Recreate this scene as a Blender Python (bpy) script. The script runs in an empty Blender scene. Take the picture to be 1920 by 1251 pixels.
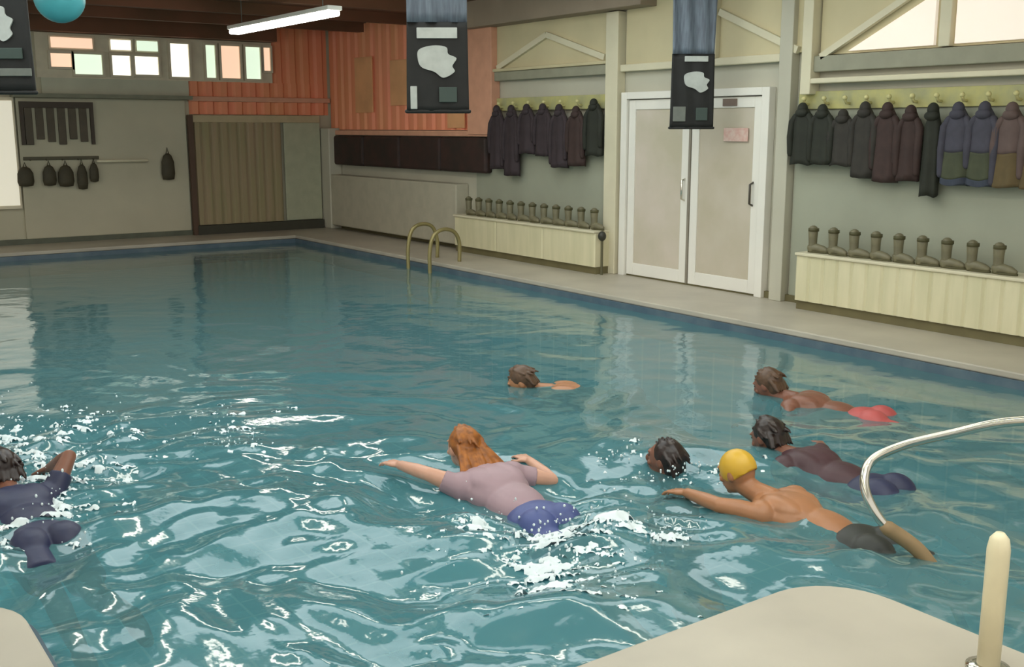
import bpy, bmesh, math, random
import numpy as np
from mathutils import Vector, Matrix, noise

# ------------------------------------------------------------------ camera, world, exposure
S = bpy.context.scene
COL = S.collection
R = math.radians
S.view_settings.view_transform = 'Standard'
S.view_settings.look = 'None'
S.view_settings.gamma = 1.0
S.view_settings.use_curve_mapping = False
S.view_settings.exposure = 0.12

cam_d = bpy.data.cameras.new('camera')
cam = bpy.data.objects.new('camera', cam_d)
COL.objects.link(cam)
S.camera = cam
cam_d.sensor_fit = 'HORIZONTAL'
cam_d.sensor_width = 36.0
cam_d.lens = 37.5
cam_d.clip_start = 0.05
cam.location = (0, 0, 1.75)
cam.rotation_euler = (R(90 - 10.91), 0, R(-35.633))

world = bpy.data.worlds.new('World')
S.world = world
world.use_nodes = True
wb = world.node_tree.nodes['Background']
wb.inputs[0].default_value = (1.0, 0.97, 0.90, 1)
wb.inputs[1].default_value = 0.95


# ------------------------------------------------------------------ helpers
def lin(c):
    return tuple(((v / 255) / 12.92 if v / 255 <= 0.04045 else ((v / 255 + 0.055) / 1.055) ** 2.4) for v in c)


MATS = {}


def mat(name, rgb, rough=0.6, metal=0.0, var=0.10, scale=6.0, bump=0.0, rgb2=None, emit=0.0, stretch=(1, 1, 1), spec=0.5):
    """procedural surface: two tones mixed by noise, optional fine bump"""
    if name in MATS:
        return MATS[name]
    m = bpy.data.materials.new(name)
    m.use_nodes = True
    nt = m.node_tree
    b = nt.nodes['Principled BSDF']
    c = lin(rgb)
    c2 = lin(rgb2) if rgb2 else tuple(v * (1 - var) for v in c)
    tc = nt.nodes.new('ShaderNodeTexCoord')
    mp = nt.nodes.new('ShaderNodeMapping')
    mp.inputs['Scale'].default_value = stretch
    n = nt.nodes.new('ShaderNodeTexNoise')
    n.inputs['Scale'].default_value = scale
    n.inputs['Detail'].default_value = 4
    mx = nt.nodes.new('ShaderNodeMix')
    mx.data_type = 'RGBA'
    mx.inputs[6].default_value = (*c, 1)
    mx.inputs[7].default_value = (*c2, 1)
    rm = nt.nodes.new('ShaderNodeMapRange')
    rm.inputs[1].default_value = 0.35
    rm.inputs[2].default_value = 0.65
    L = nt.links.new
    L(tc.outputs['Object'], mp.inputs[0])
    L(mp.outputs[0], n.inputs['Vector'])
    L(n.outputs[0], rm.inputs[0])
    L(rm.outputs[0], mx.inputs[0])
    L(mx.outputs[2], b.inputs['Base Color'])
    b.inputs['Roughness'].default_value = rough
    b.inputs['Metallic'].default_value = metal
    b.inputs['Specular IOR Level'].default_value = spec
    if bump:
        bp = nt.nodes.new('ShaderNodeBump')
        bp.inputs['Strength'].default_value = bump
        bp.inputs['Distance'].default_value = 0.01
        L(n.outputs[0], bp.inputs['Height'])
        L(bp.outputs[0], b.inputs['Normal'])
    if emit:
        b.inputs['Emission Color'].default_value = (*c, 1)
        b.inputs['Emission Strength'].default_value = emit
    MATS[name] = m
    return m


def obj(name, bm, m, parent=None, smooth=False, bevel=0.0, mods=()):
    me = bpy.data.meshes.new(name)
    bmesh.ops.recalc_face_normals(bm, faces=bm.faces)
    bm.to_mesh(me)
    bm.free()
    if smooth:
        for p in me.polygons:
            p.use_smooth = True
    me.materials.append(m)
    o = bpy.data.objects.new(name, me)
    COL.objects.link(o)
    if parent:
        o.parent = parent
    if bevel:
        md = o.modifiers.new('bevel', 'BEVEL')
        md.width = bevel
        md.segments = 2
        md.limit_method = 'ANGLE'
    return o


def tag(o, label=None, cat=None, group=None, kind=None):
    if label:
        o['label'] = label
    if cat:
        o['category'] = cat
    if group:
        o['group'] = group
    if kind:
        o['kind'] = kind
    return o


def thing(name, label, cat, loc=(0, 0, 0), rz=0, group=None):
    o = bpy.data.objects.new(name, None)
    o.empty_display_size = 0.1
    COL.objects.link(o)
    o.location = loc
    o.rotation_euler = (0, 0, rz)
    return tag(o, label, cat, group)


def copy_tree(o, parent=None):
    c = o.copy()
    COL.objects.link(c)
    if parent:
        c.parent = parent
    for ch in list(o.children):
        copy_tree(ch, c)
    return c


def nb():
    return bmesh.new()


def box(bm, x0, x1, y0, y1, z0, z1):
    v = [bm.verts.new((x, y, z)) for x in (x0, x1) for y in (y0, y1) for z in (z0, z1)]
    for f in ((0, 1, 3, 2), (4, 6, 7, 5), (0, 4, 5, 1), (2, 3, 7, 6), (0, 2, 6, 4), (1, 5, 7, 3)):
        bm.faces.new([v[i] for i in f])
    return bm


def B(*a):
    return box(nb(), *a)


def prism(bm, pts, z0, z1, axis='z'):
    """extrude a 2D outline; axis z: (x,y) outline, x: (y,z) outline, y: (x,z) outline"""
    def P(a, b, c):
        return (a, b, c) if axis == 'z' else ((c, a, b) if axis == 'x' else (a, c, b))
    lo = [bm.verts.new(P(a, b, z0)) for a, b in pts]
    hi = [bm.verts.new(P(a, b, z1)) for a, b in pts]
    n = len(pts)
    bm.faces.new(lo)
    bm.faces.new(hi)
    for i in range(n):
        j = (i + 1) % n
        bm.faces.new((lo[i], lo[j], hi[j], hi[i]))
    return bm


def tube(bm, pts, rad, seg=12, cap=True, sx=1.0, up=(0, 0, 1)):
    """lofted round tube along pts with rounded ends"""
    P = [Vector(p) for p in pts]
    if not hasattr(rad, '__len__'):
        rad = [rad] * len(P)
    rad = list(rad)
    if cap:
        d0 = (P[0] - P[1]).normalized()
        d1 = (P[-1] - P[-2]).normalized()
        r0, r1 = rad[0], rad[-1]
        P = [P[0] + d0 * r0 * .95, P[0] + d0 * r0 * .7] + P + [P[-1] + d1 * r1 * .7, P[-1] + d1 * r1 * .95]
        rad = [r0 * .3, r0 * .72] + rad + [r1 * .72, r1 * .3]
    rings = []
    n = len(P)
    prev = None
    for i in range(n):
        t = (P[min(i + 1, n - 1)] - P[max(i - 1, 0)]).normalized()
        if prev is None:
            a = Vector(up)
            if abs(t.dot(a)) > .95:
                a = Vector((1, 0, 0))
            u = t.cross(a).normalized()
        else:
            u = (prev - t * prev.dot(t)).normalized()
        prev = u
        w = t.cross(u)
        rings.append([bm.verts.new(P[i] + (u * math.cos(2 * math.pi * k / seg) * sx + w * math.sin(2 * math.pi * k / seg)) * rad[i]) for k in range(seg)])
    for i in range(n - 1):
        for k in range(seg):
            bm.faces.new((rings[i][k], rings[i][(k + 1) % seg], rings[i + 1][(k + 1) % seg], rings[i + 1][k]))
    bm.faces.new(list(reversed(rings[0])))
    bm.faces.new(rings[-1])
    return bm


def ell(bm, c, r, rot=None, seg=20):
    M = Matrix.Translation(Vector(c)) @ (rot.to_4x4() if rot else Matrix()) @ Matrix.Diagonal((*r, 1))
    bmesh.ops.create_uvsphere(bm, u_segments=seg, v_segments=seg // 2 + 2, radius=1, matrix=M)
    return bm


def cyl(bm, c, r, h, r2=None, seg=24):
    bmesh.ops.create_cone(bm, cap_ends=True, segments=seg, radius1=r, radius2=r if r2 is None else r2, depth=h,
                          matrix=Matrix.Translation(Vector(c) + Vector((0, 0, h / 2))))
    return bm


def lathe(bm, prof, seg=24, c=(0, 0, 0)):
    rings = [[bm.verts.new((c[0] + r * math.cos(2 * math.pi * k / seg), c[1] + r * math.sin(2 * math.pi * k / seg), c[2] + z)) for k in range(seg)] for r, z in prof]
    for i in range(len(rings) - 1):
        for k in range(seg):
            bm.faces.new((rings[i][k], rings[i][(k + 1) % seg], rings[i + 1][(k + 1) % seg], rings[i + 1][k]))
    bm.faces.new(rings[0])
    bm.faces.new(rings[-1])
    return bm


def struct(name, bm, m, **k):
    return tag(obj(name, bm, m, **k), kind='structure')


WL = -0.12           # water level
XW = 8.65            # pool-side face of the right wall
YF = 17.6            # face of the far wall

# ------------------------------------------------------------------ materials
M_deck = mat('deck_concrete', (182, 174, 158), rough=.42, var=.16, scale=1.6, bump=.15)
M_plaster = mat('grey_plaster', (188, 184, 166), rough=.6, var=.08, scale=2)
M_cream = mat('cream_paint', (214, 206, 178), rough=.5, var=.07, scale=3)
M_creamy = mat('cream_yellow_panel', (206, 194, 156), rough=.6, var=.12, scale=1.5)
M_farw = mat('far_wall_grey', (190, 184, 160), rough=.7, var=.12, scale=1.2)
M_farup = mat('far_wall_upper', (196, 196, 174), rough=.7, var=.15, scale=1.5)
M_dkceil = mat('dark_brown_soffit', (126, 80, 58), rough=.8, rgb2=(98, 70, 48), scale=.8)
M_ceil = mat('pale_ceiling', (214, 214, 206), rough=.8, var=.1, scale=.6)
M_mauve = mat('mauve_beam', (150, 134, 116), rough=.7, var=.15, scale=2)
M_coral = mat('coral_cladding', (236, 146, 112), rough=.55, rgb2=(226, 152, 108), scale=1.4, stretch=(2, 2, .5))
M_pink = mat('pale_coral_trim', (216, 160, 132), rough=.5, var=.1)
M_olive = mat('olive_trim', (112, 104, 70), rough=.6, var=.2, scale=4)
M_dark = mat('dark_maroon_pad', (58, 36, 32), rough=.6, rgb2=(40, 30, 26), scale=4)
M_white = mat('white_paint', (232, 228, 218), rough=.35, var=.05, scale=2)
M_steel = mat('polished_steel', (212, 208, 196), rough=.16, metal=1, var=.05)
M_brass = mat('dull_olive_metal', (150, 138, 92), rough=.35, metal=.4, var=.1)
M_black = mat('black_cloth', (26, 26, 24), rough=.7, var=.3, scale=12)
M_slate = mat('slate_blue_cloth', (104, 116, 128), rough=.55, rgb2=(84, 92, 104), scale=9, stretch=(6, 6, .6))
M_palec = mat('pale_grey_print', (186, 190, 184), rough=.6, var=.15, scale=14)
M_greyp = mat('mid_grey_print', (112, 116, 108), rough=.6, var=.15, scale=14)
M_tileb = mat('slate_blue_tile', (92, 108, 118), rough=.25, rgb2=(76, 94, 108), scale=5)


def tile_mat(name, c1, c2, grout, sc):
    m = bpy.data.materials.new(name)
    m.use_nodes = True
    nt = m.node_tree
    b = nt.nodes['Principled BSDF']
    tc = nt.nodes.new('ShaderNodeTexCoord')
    br = nt.nodes.new('ShaderNodeTexBrick')
    br.offset = 0
    br.inputs['Color1'].default_value = (*lin(c1), 1)
    br.inputs['Color2'].default_value = (*lin(c2), 1)
    br.inputs['Mortar'].default_value = (*lin(grout), 1)
    br.inputs['Scale'].default_value = sc
    br.inputs['Brick Width'].default_value = .5
    br.inputs['Row Height'].default_value = .5
    br.inputs['Mortar Size'].default_value = .02
    nt.links.new(tc.outputs['Object'], br.inputs[0])
    nt.links.new(br.outputs[0], b.inputs['Base Color'])
    b.inputs['Roughness'].default_value = .3
    return m


M_basin = tile_mat('basin_tile', (96, 190, 205), (86, 178, 196), (150, 205, 210), 2.0)

# ------------------------------------------------------------------ setting: deck, basin, water


def arc(cx, cy, r, a0, a1, n=8):
    return [(cx + r * math.cos(R(a0 + (a1 - a0) * i / n)), cy + r * math.sin(R(a0 + (a1 - a0) * i / n))) for i in range(n + 1)]


pool = ([(-9, 16.5), (-9, 4.25)] + arc(.37, 3.95, .30, 90, 0) + [(.67, 2.53)] + arc(3.07, 2.23, .30, 90, 0)
        + [(3.37, .9), (7.4, .9), (7.4, 16.5)])
deck_outline = ([(-9, 17.8), (-9, 16.5), (7.4, 16.5), (7.4, .9), (3.37, .9)] + list(reversed(arc(3.07, 2.23, .30, 90, 0)))
                + [(.67, 2.53)] + list(reversed(arc(.37, 3.95, .30, 90, 0))) + [(-9, 4.25), (-9, -2), (8.85, -2), (8.85, 17.8)])
struct('floor', prism(nb(), deck_outline, -.055, 0), M_deck, bevel=.012)
# blue tiled upstand below the deck, and the basin
bm = nb()
lo = [bm.verts.new((x, y, -.36)) for x, y in pool]
hi = [bm.verts.new((x, y, -.055)) for x, y in pool]
for i in range(len(pool)):
    j = (i + 1) % len(pool)
    bm.faces.new((lo[i], hi[i], hi[j], lo[j]))
o = struct('trim_1', bm, M_tileb)
md = o.modifiers.new('solid', 'SOLIDIFY')
md.thickness = .06
md.offset = 0
bm = nb()
lo = [bm.verts.new((x, y, -1.5)) for x, y in pool]
hi = [bm.verts.new((x, y, -.36)) for x, y in pool]
bm.faces.new(lo)
for i in range(len(pool)):
    j = (i + 1) % len(pool)
    bm.faces.new((lo[i], hi[i], hi[j], lo[j]))
struct('trim_2', bm, M_basin)

# swimmers' water places: (x, y, radius, strength) stir the surface
STIR = [(3.1, 4.2, .9, .8), (2.75, 3.6, 1.0, 1.0), (4.1, 3.3, .8, .5), (4.9, 3.9, .6, .3), (4.1, 4.3, .5, .7),
        (1.0, 5.9, 1.1, 1.2), (1.2, 6.7, 1.0, .8), (6.0, 4.8, .6, .3)]


_rs = np.random.RandomState(7)
WAVES = []
for lam, slope, n in ((1.6, .040, 5), (.9, .055, 6), (.55, .070, 8), (.34, .07, 9), (.21, .05, 9), (.14, .028, 8)):
    for _ in range(n):
        l = lam * _rs.uniform(.75, 1.3)
        WAVES.append((2 * math.pi / l, _rs.normal(R(54), R(42)), _rs.uniform(0, 6.28), slope * l / (2 * math.pi)))


def water_z(X, Y):
    """height of the rippled surface"""
    dist = np.hypot(X, Y)
    amp = np.clip((8.4 - dist) / 3.6, 0, 1) ** 1.2 * .85 + .15 * np.clip((17 - dist) / 8, .35, 1)
    for (a, b, r, s) in STIR:
        amp = amp + s * .7 * np.exp(-((X - a) ** 2 + (Y - b) ** 2) / (2 * (r * .55) ** 2))
    wx = X + .16 * np.sin(Y * 1.9 + 1.1 * np.sin(X * 1.3)) + .09 * np.sin(X * 3.1 + Y * 2.2)
    wy = Y + .16 * np.sin(X * 2.1 + 1.3 * np.sin(Y * 1.7)) + .09 * np.cos(X * 2.7 - Y * 3.3)
    Z = np.zeros_like(X)
    for k, th, ph, a in WAVES:
        t_ = k * (wx * math.cos(th) + wy * math.sin(th)) + ph
        Z += a * (np.sin(t_) - .25 * np.cos(2 * t_))
    return Z * amp * .62 + WL


def make_water():
    st = .035
    xs = np.arange(-3.2, 7.42, st)
    ys = np.arange(.86, 16.56, st)
    X, Y = np.meshgrid(xs, ys)
    Z = water_z(X, Y)
    ny, nx = X.shape
    keep = ((X > .64) | (Y > 4.2)) & ((X > 3.32) | (Y < 99)) & ((Y > 2.5) | (X > 3.32))
    co = np.stack([X, Y, Z], -1).reshape(-1, 3)
    idx = np.arange(ny * nx).reshape(ny, nx)
    q = np.stack([idx[:-1, :-1], idx[:-1, 1:], idx[1:, 1:], idx[1:, :-1]], -1).reshape(-1, 4)
    kk = keep.reshape(-1)
    q = q[kk[q].all(1)]
    me = bpy.data.meshes.new('pool_water')
    used = np.unique(q)
    remap = -np.ones(ny * nx, int)
    remap[used] = np.arange(len(used))
    me.vertices.add(len(used))
    me.vertices.foreach_set('co', co[used].ravel())
    q = remap[q]
    me.loops.add(q.size)
    me.loops.foreach_set('vertex_index', q.ravel())
    me.polygons.add(len(q))
    me.polygons.foreach_set('loop_start', np.arange(len(q)) * 4)
    me.polygons.foreach_set('loop_total', np.full(len(q), 4))
    me.update(calc_edges=True)
    me.polygons.foreach_set('use_smooth', np.ones(len(q), bool))
    o = bpy.data.objects.new('pool_water', me)
    COL.objects.link(o)
    tag(o, 'teal rippling pool water between the pale decks', 'water', kind='stuff')
    m = bpy.data.materials.new('pool_water')
    m.use_nodes = True
    nt = m.node_tree
    nt.nodes.clear()
    N = nt.nodes.new
    L = nt.links.new
    out = N('ShaderNodeOutputMaterial')
    tc = N('ShaderNodeTexCoord')
    n1 = N('ShaderNodeTexNoise')
    n1.inputs['Scale'].default_value = 9
    n1.inputs['Detail'].default_value = 3
    bp = N('ShaderNodeBump')
    bp.inputs['Strength'].default_value = .22
    bp.inputs['Distance'].default_value = .012
    L(tc.outputs['Object'], n1.inputs['Vector'])
    L(n1.outputs[0], bp.inputs['Height'])
    fr = N('ShaderNodeFresnel')
    fr.inputs['IOR'].default_value = 1.53
    L(bp.outputs[0], fr.inputs['Normal'])
    gl = N('ShaderNodeBsdfGlossy')
    gl.inputs['Roughness'].default_value = .08
    gl.inputs['Color'].default_value = (1, 1, 1, 1)
    L(bp.outputs[0], gl.inputs['Normal'])
    tr = N('ShaderNodeBsdfTransparent')
    tr.inputs['Color'].default_value = (.50, .79, .80, 1)
    df = N('ShaderNodeBsdfDiffuse')
    df.inputs['Color'].default_value = (.115, .285, .315, 1)
    m1 = N('ShaderNodeMixShader')
    m1.inputs[0].default_value = .55
    L(tr.outputs[0], m1.inputs[1])
    L(df.outputs[0], m1.inputs[2])
    m2 = N('ShaderNodeMixShader')
    L(fr.outputs[0], m2.inputs[0])
    L(m1.outputs[0], m2.inputs[1])
    L(gl.outputs[0], m2.inputs[2])
    L(m2.outputs[0], out.inputs[0])
    me.materials.append(m)
    return o


make_water()

# ------------------------------------------------------------------ setting: walls and ceiling
struct('wall_right', B(XW, XW + .2, -2, 17.8, 0, 3.6), M_plaster)
struct('wall_back', B(-9, XW, YF, YF + .2, 0, 3.6), M_farw)
bm = nb()
box(bm, -9, XW + .2, -2, 11.6, 3.45, 3.6)
struct('ceiling', bm, M_ceil)
bm = nb()
box(bm, -9, XW, 11.6, YF, 3.45, 3.6)
for y in (13.0, 14.6, 16.2):
    box(bm, -9, XW, y, y + .12, 3.30, 3.45)
struct('trim_3', bm, M_dkceil)
# soffit beam along the right wall above the cream gallery panels
struct('trim_4', B(8.35, XW, 9.2, 12.9, 3.10, 3.45), M_mauve, bevel=.01)
struct('baseboard_right', B(8.60, XW, -1.9, 17.5, 0, .07), M_olive)
struct('baseboard_back', B(-3, 8.6, YF - .05, YF, 0, .08), mat('green_grey_skirting', (96, 100, 84), var=.2))

# unseen glowing ceiling panels, added to give the water soft highlights
M_glow_panel = mat('added_glow_panel', (236, 244, 246), rough=.4, emit=2.6, var=.03)
for i, (x0, x1, y0, y1) in enumerate([(.2, 1.7, 5.6, 10.8), (3.0, 4.5, 5.6, 10.8), (5.9, 7.4, 5.6, 10.8), (.2, 1.7, .0, 3.6), (3.0, 4.5, .0, 3.6)]):
    f = nb()
    box(f, x0 - .06, x0, y0, y1, 3.40, 3.449)
    box(f, x1, x1 + .06, y0, y1, 3.40, 3.449)
    box(f, x0 - .06, x1 + .06, y0 - .06, y0, 3.40, 3.449)
    box(f, x0 - .06, x1 + .06, y1, y1 + .06, 3.40, 3.449)
    root = struct('window_%d' % (30 + i), f, M_white)
    obj('pane', B(x0, x1, y0, y1, 3.425, 3.445), M_glow_panel, root)

# upper wall right: cream panels, posts, braces
bm = nb()
box(bm, 8.60, XW, 9.98, 12.35, 2.52, 3.10)
struct('trim_5', bm, M_creamy)
bm = nb()
box(bm, 8.60, XW, 7.05, 9.70, 2.48, 3.44)
struct('trim_6', bm, M_creamy)
bm = nb()
box(bm, 8.61, XW, 4.0, 6.90, 2.44, 3.44)
struct('trim_7', bm, M_creamy)


def bar_yz(bm, p, q, w, x0, x1):
    a = Vector((0, *p))
    b = Vector((0, *q))
    d = (b - a).normalized()
    n = Vector((0, -d.z, d.y)) * w / 2
    pts = [(a + n), (b + n), (b - n), (a - n)]
    return prism(bm, [(v.y, v.z) for v in pts], x0, x1, 'x')


def post(name, y0, y1, z0, z1, m=M_cream, x0=8.53):
    return struct(name, B(x0, XW - .001, y0, y1, z0, z1), m, bevel=.008)


post('trim_8', 9.76, 9.98, .0, 3.09, M_cream, 8.52)
post('trim_9', 7.18, 7.34, .0, 3.44, M_plaster, 8.53)
post('trim_10', 6.92, 7.04, 2.07, 3.44, M_cream, 8.50)
post('trim_11', 5.49, 5.60, 2.44, 3.44, M_cream, 8.54)
post('trim_12', 8.22, 8.34, 2.48, 3.44, M_cream, 8.54)
post('trim_13', 12.35, 12.95, 1.66, 3.10, M_pink, 8.50)
struct('trim_14', bar_yz(nb(), (8.20, 2.95), (7.14, 2.50), .07, 8.55, 8.60), M_cream)
struct('trim_15', bar_yz(nb(), (6.85, 2.42), (5.62, 3.05), .06, 8.54, 8.59), M_cream)
bm = nb()
bar_yz(bm, (12.30, 2.55), (11.20, 2.92), .07, 8.555, 8.60)
bar_yz(bm, (11.20, 2.92), (10.05, 2.58), .07, 8.556, 8.601)
struct('trim_16', bm, M_cream)
# horizontal rails under the gallery panels
M_rail = mat('grey_rail', (150, 148, 128), rough=.6, var=.1)
struct('trim_17', B(8.54, XW, 4.0, 6.92, 2.28, 2.43), M_rail, bevel=.01)
struct('trim_18', B(8.50, XW, 4.0, 6.92, 2.17, 2.22), M_cream, bevel=.01)
struct('trim_19', B(8.55, XW, 9.98, 12.35, 2.38, 2.50), M_rail, bevel=.01)
struct('trim_20', B(8.52, XW, 9.98, 12.35, 2.50, 2.54), M_creamy, bevel=.01)
struct('trim_21', B(8.56, XW, 7.34, 9.76, 2.40, 2.48), M_cream, bevel=.01)

# bright frosted gallery windows right of the brace
M_frost = mat('frosted_bright_glass', (226, 214, 200), rough=.3, emit=.55, var=.05)
prismw = prism(nb(), [(6.55, 2.46), (5.66, 2.46), (5.66, 2.90)], 8.57, 8.61, 'x')
struct('window_1', prismw, M_frost)
struct('window_2', prism(nb(), [(5.46, 2.46), (4.2, 2.46), (4.2, 2.85), (5.46, 3.05)], 8.57, 8.61, 'x'), M_frost)

# far wall: grey block below, ledge, windows above, coral cladding
struct('trim_22', B(3.46, 6.02, YF - .06, YF, .08, 2.20), M_farw, bevel=.01)
struct('trim_23', B(3.40, 6.1, YF - .22, YF, 2.20, 2.26), mat('ledge_green_grey', (128, 128, 108), var=.15))
struct('trim_24', B(3.85, 6.1, YF - .05, YF, 2.26, 2.50), M_farup)
M_win = mat('daylight_pane', (250, 246, 228), rough=.3, emit=1.25, var=.03)
M_wing = mat('daylight_pane_green', (214, 232, 208), rough=.3, emit=.95, var=.05)
M_winp = mat('daylight_pane_peach', (246, 206, 176), rough=.3, emit=.85, var=.05)
M_frame = mat('window_frame_beige', (214, 204, 180), rough=.6, var=.1)
panes = [(4.00, 4.30, M_winp, 2.66), (4.34, 4.75, M_wing, 2.56), (4.90, 5.18, M_win, 2.56), (5.25, 5.62, M_win, 2.58), (5.82, 6.12, M_win, 2.56),
         (6.40, 6.56, M_wing, 2.56), (6.66, 6.98, M_winp, 2.56), (7.08, 7.34, M_wing, 2.56), (7.40, 7.52, M_winp, 2.70)]
for i, (a, b, m, z0) in enumerate(panes):
    top = 3.08 if i > 3 else 2.86
    f = nb()
    w = .035
    box(f, a - w, b + w, YF - .10, YF - .005, z0 - w, z0)
    box(f, a - w, b + w, YF - .10, YF - .005, top, top + w)
    box(f, a - w, a, YF - .10, YF - .005, z0, top)
    box(f, b, b + w, YF - .10, YF - .005, z0, top)
    root = struct('window_%d' % (i + 3), f, M_frame)
    obj('pane', B(a, b, YF - .06, YF - .02, z0, top), m, root)
for i, (a, b, m) in enumerate([(4.02, 4.62, M_winp), (4.90, 5.20, M_win), (5.30, 5.62, M_wing)]):
    root = struct('window_%d' % (i + 12), prism(nb(), [(a - .03, 2.92), (b + .03, 2.92), (b + .03, 3.12), (a - .03, 3.12)], YF - .08, YF - .005, 'y'), M_frame)
    obj('pane', B(a, b, YF - .10, YF - .075, 2.945, 3.095), m, root)
struct('trim_25', B(3.80, 7.56, YF - .045, YF - .001, 2.50, 3.16), M_frame)
struct('trim_26', B(-3, 7.56, YF - .3, YF, 3.17, 3.45), M_dkceil)
# small dark pendant shapes in front of the panes
# coral fascia over the alcove and up to the corner


def ribbed(x0, x1, z0, z1, y, d, pitch, m, name, top=None):
    """vertical corrugated cladding on the far wall"""
    bm = nb()
    pts = [(x0, y)]
    n = int((x1 - x0) / pitch)
    p = (x1 - x0) / n
    for k in range(n):
        a = x0 + k * p
        pts += [(a + p * .15, y - d), (a + p * .55, y - d), (a + p * .7, y - d * .2), (a + p * .98, y - d * .2)]
    pts += [(x1, y)]
    prism(bm, pts, z0, z1)
    return struct(name, bm, m)


ribbed(6.10, 8.60, 1.97, 2.50, YF - .001, .06, .25, M_coral, 'trim_27')
ribbed(7.58, 8.60, 2.50, 3.44, YF - .001, .06, .25, M_coral, 'trim_28')
struct('trim_29', B(6.08, 8.60, YF - .10, YF, 2.18, 2.26), M_pink, bevel=.01)
# coral cladding round the corner on the right wall
bm = nb()
pts = [(XW - .001, 12.95)]
n = 17
for k in range(n):
    a = 12.95 + k * (17.55 - 12.95) / n
    p = (17.55 - 12.95) / n
    pts += [(8.59, a + p * .1), (8.585, a + p * .5), (8.625, a + p * .65), (8.625, a + p * .95)]
pts += [(XW - .001, 17.55)]
prism(bm, pts, 1.72, 3.44)
struct('trim_30', bm, M_coral)
struct('trim_31', B(8.53, XW, 12.40, 17.5, 1.63, 1.71), M_pink, bevel=.01)
M_ochre = mat('ochre_panel', (232, 172, 122), rough=.55, var=.2, scale=2)
for i, (a, b, z0, z1) in enumerate([(13.15, 13.6, 1.75, 3.0), (14.6, 15.3, 2.1, 2.8), (15.9, 16.5, 2.0, 2.9)]):
    struct('trim_%d' % (32 + i), B(8.575, 8.60, a, b, z0, z1), M_ochre, bevel=.005)

# low pale half wall in the first bay, and the recess wall behind the hanging coats
struct('trim_35', B(8.42, XW, 13.15, 17.3, .07, .95), mat('pale_half_wall', (182, 176, 156), rough=.6, var=.1), bevel=.02)
M_back = mat('grey_green_recess', (158, 160, 142), rough=.6, var=.1, scale=1.5)
struct('trim_36', B(8.62, XW, 3.6, 7.15, .07, 2.05), M_back)
struct('trim_37', B(8.62, XW, 10.02, 12.9, .07, 1.62), M_back)
struct('trim_38', B(8.40, XW, 17.2, YF - .05, .0, 1.75), M_plaster, bevel=.02)

# bright side panel at the far left
root = struct('window_20', B(2.2, 3.43, YF - .08, YF, .55, 2.20), M_frame)
obj('pane', B(2.26, 3.40, YF - .1, YF - .07, .6, 2.15), mat('bright_side_pane', (226, 220, 200), rough=.3, emit=.55, var=.04), root)

# alcove with brown shutter and green grey panel
t = struct('door_2', B(6.08, 8.38, YF - .12, YF - .065, 1.84, 1.96), mat('shutter_lintel', (184, 168, 134), var=.1), bevel=.01)
bm = nb()
pts = [(6.12, YF - .07)]
for k in range(10):
    a = 6.12 + k * .154
    pts += [(a + .02, YF - .12), (a + .10, YF - .12), (a + .115, YF - .085), (a + .14, YF - .085)]
pts += [(7.66, YF - .07)]
prism(bm, pts, .16, 1.84)
obj('shutter', bm, mat('brown_shutter', (156, 136, 108), rough=.6, rgb2=(146, 136, 100), scale=2, stretch=(5, 1, .4)), t)
obj('side_panel', B(7.70, 8.38, YF - .11, YF - .07, .16, 1.84), mat('green_grey_door', (172, 174, 148), rough=.6, var=.12), t, bevel=.01)
obj('threshold', B(6.1, 8.38, YF - .16, YF - .06, .0, .15), mat('dark_threshold', (62, 60, 48), rough=.7), t)
obj('jamb', B(6.03, 6.11, YF - .14, YF - .07, .0, 1.96), mat('dark_jamb', (84, 62, 46), rough=.6), t)

# ------------------------------------------------------------------ double door
M_door = mat('pale_door_paint', (214, 208, 196), rough=.3, var=.06, scale=2)
M_dglass = mat('frosted_door_panel', (206, 194, 180), rough=.22, rgb2=(190, 182, 160), scale=1.6)
fr = nb()
box(fr, 8.55, XW - .001, 9.62, 9.72, 0, 2.16)
box(fr, 8.55, XW - .001, 7.46, 7.56, 0, 2.16)
box(fr, 8.55, XW - .001, 7.56, 9.62, 2.08, 2.16)
dr = struct('door_1', fr, M_white, bevel=.006)


def leaf(y0, y1, m):
    f = nb()
    s = .11
    box(f, 8.585, 8.63, y0, y0 + s, .02, 2.07)
    box(f, 8.585, 8.63, y1 - s, y1, .02, 2.07)
    box(f, 8.585, 8.63, y0 + s, y1 - s, .02, .16)
    box(f, 8.585, 8.63, y0 + s, y1 - s, 1.96, 2.07)
    l = obj('door_leaf', f, M_white, dr, bevel=.005)
    obj('panel', B(8.60, 8.615, y0 + s, y1 - s, .16, 1.96), m, l)
    return l


l1 = leaf(8.61, 9.61, M_dglass)
l2 = leaf(7.57, 8.57, mat('frosted_door_panel_warm', (200, 190, 174), rough=.25, rgb2=(184, 174, 152), scale=1.4))
obj('handle', tube(nb(), [(8.59, 8.66, .95), (8.54, 8.66, .97), (8.54, 8.66, 1.17), (8.59, 8.66, 1.19)], .012), M_steel, l1, smooth=True)
obj('handle', tube(nb(), [(8.59, 7.66, .95), (8.54, 7.66, .97), (8.54, 7.66, 1.17), (8.59, 7.66, 1.19)], .012), mat('dark_handle', (70, 64, 54), rough=.4), l2, smooth=True)
obj('meeting_strip', B(8.575, 8.62, 8.575, 8.605, .02, 2.07), mat('grey_seal', (140, 132, 118), rough=.5), dr)
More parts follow.
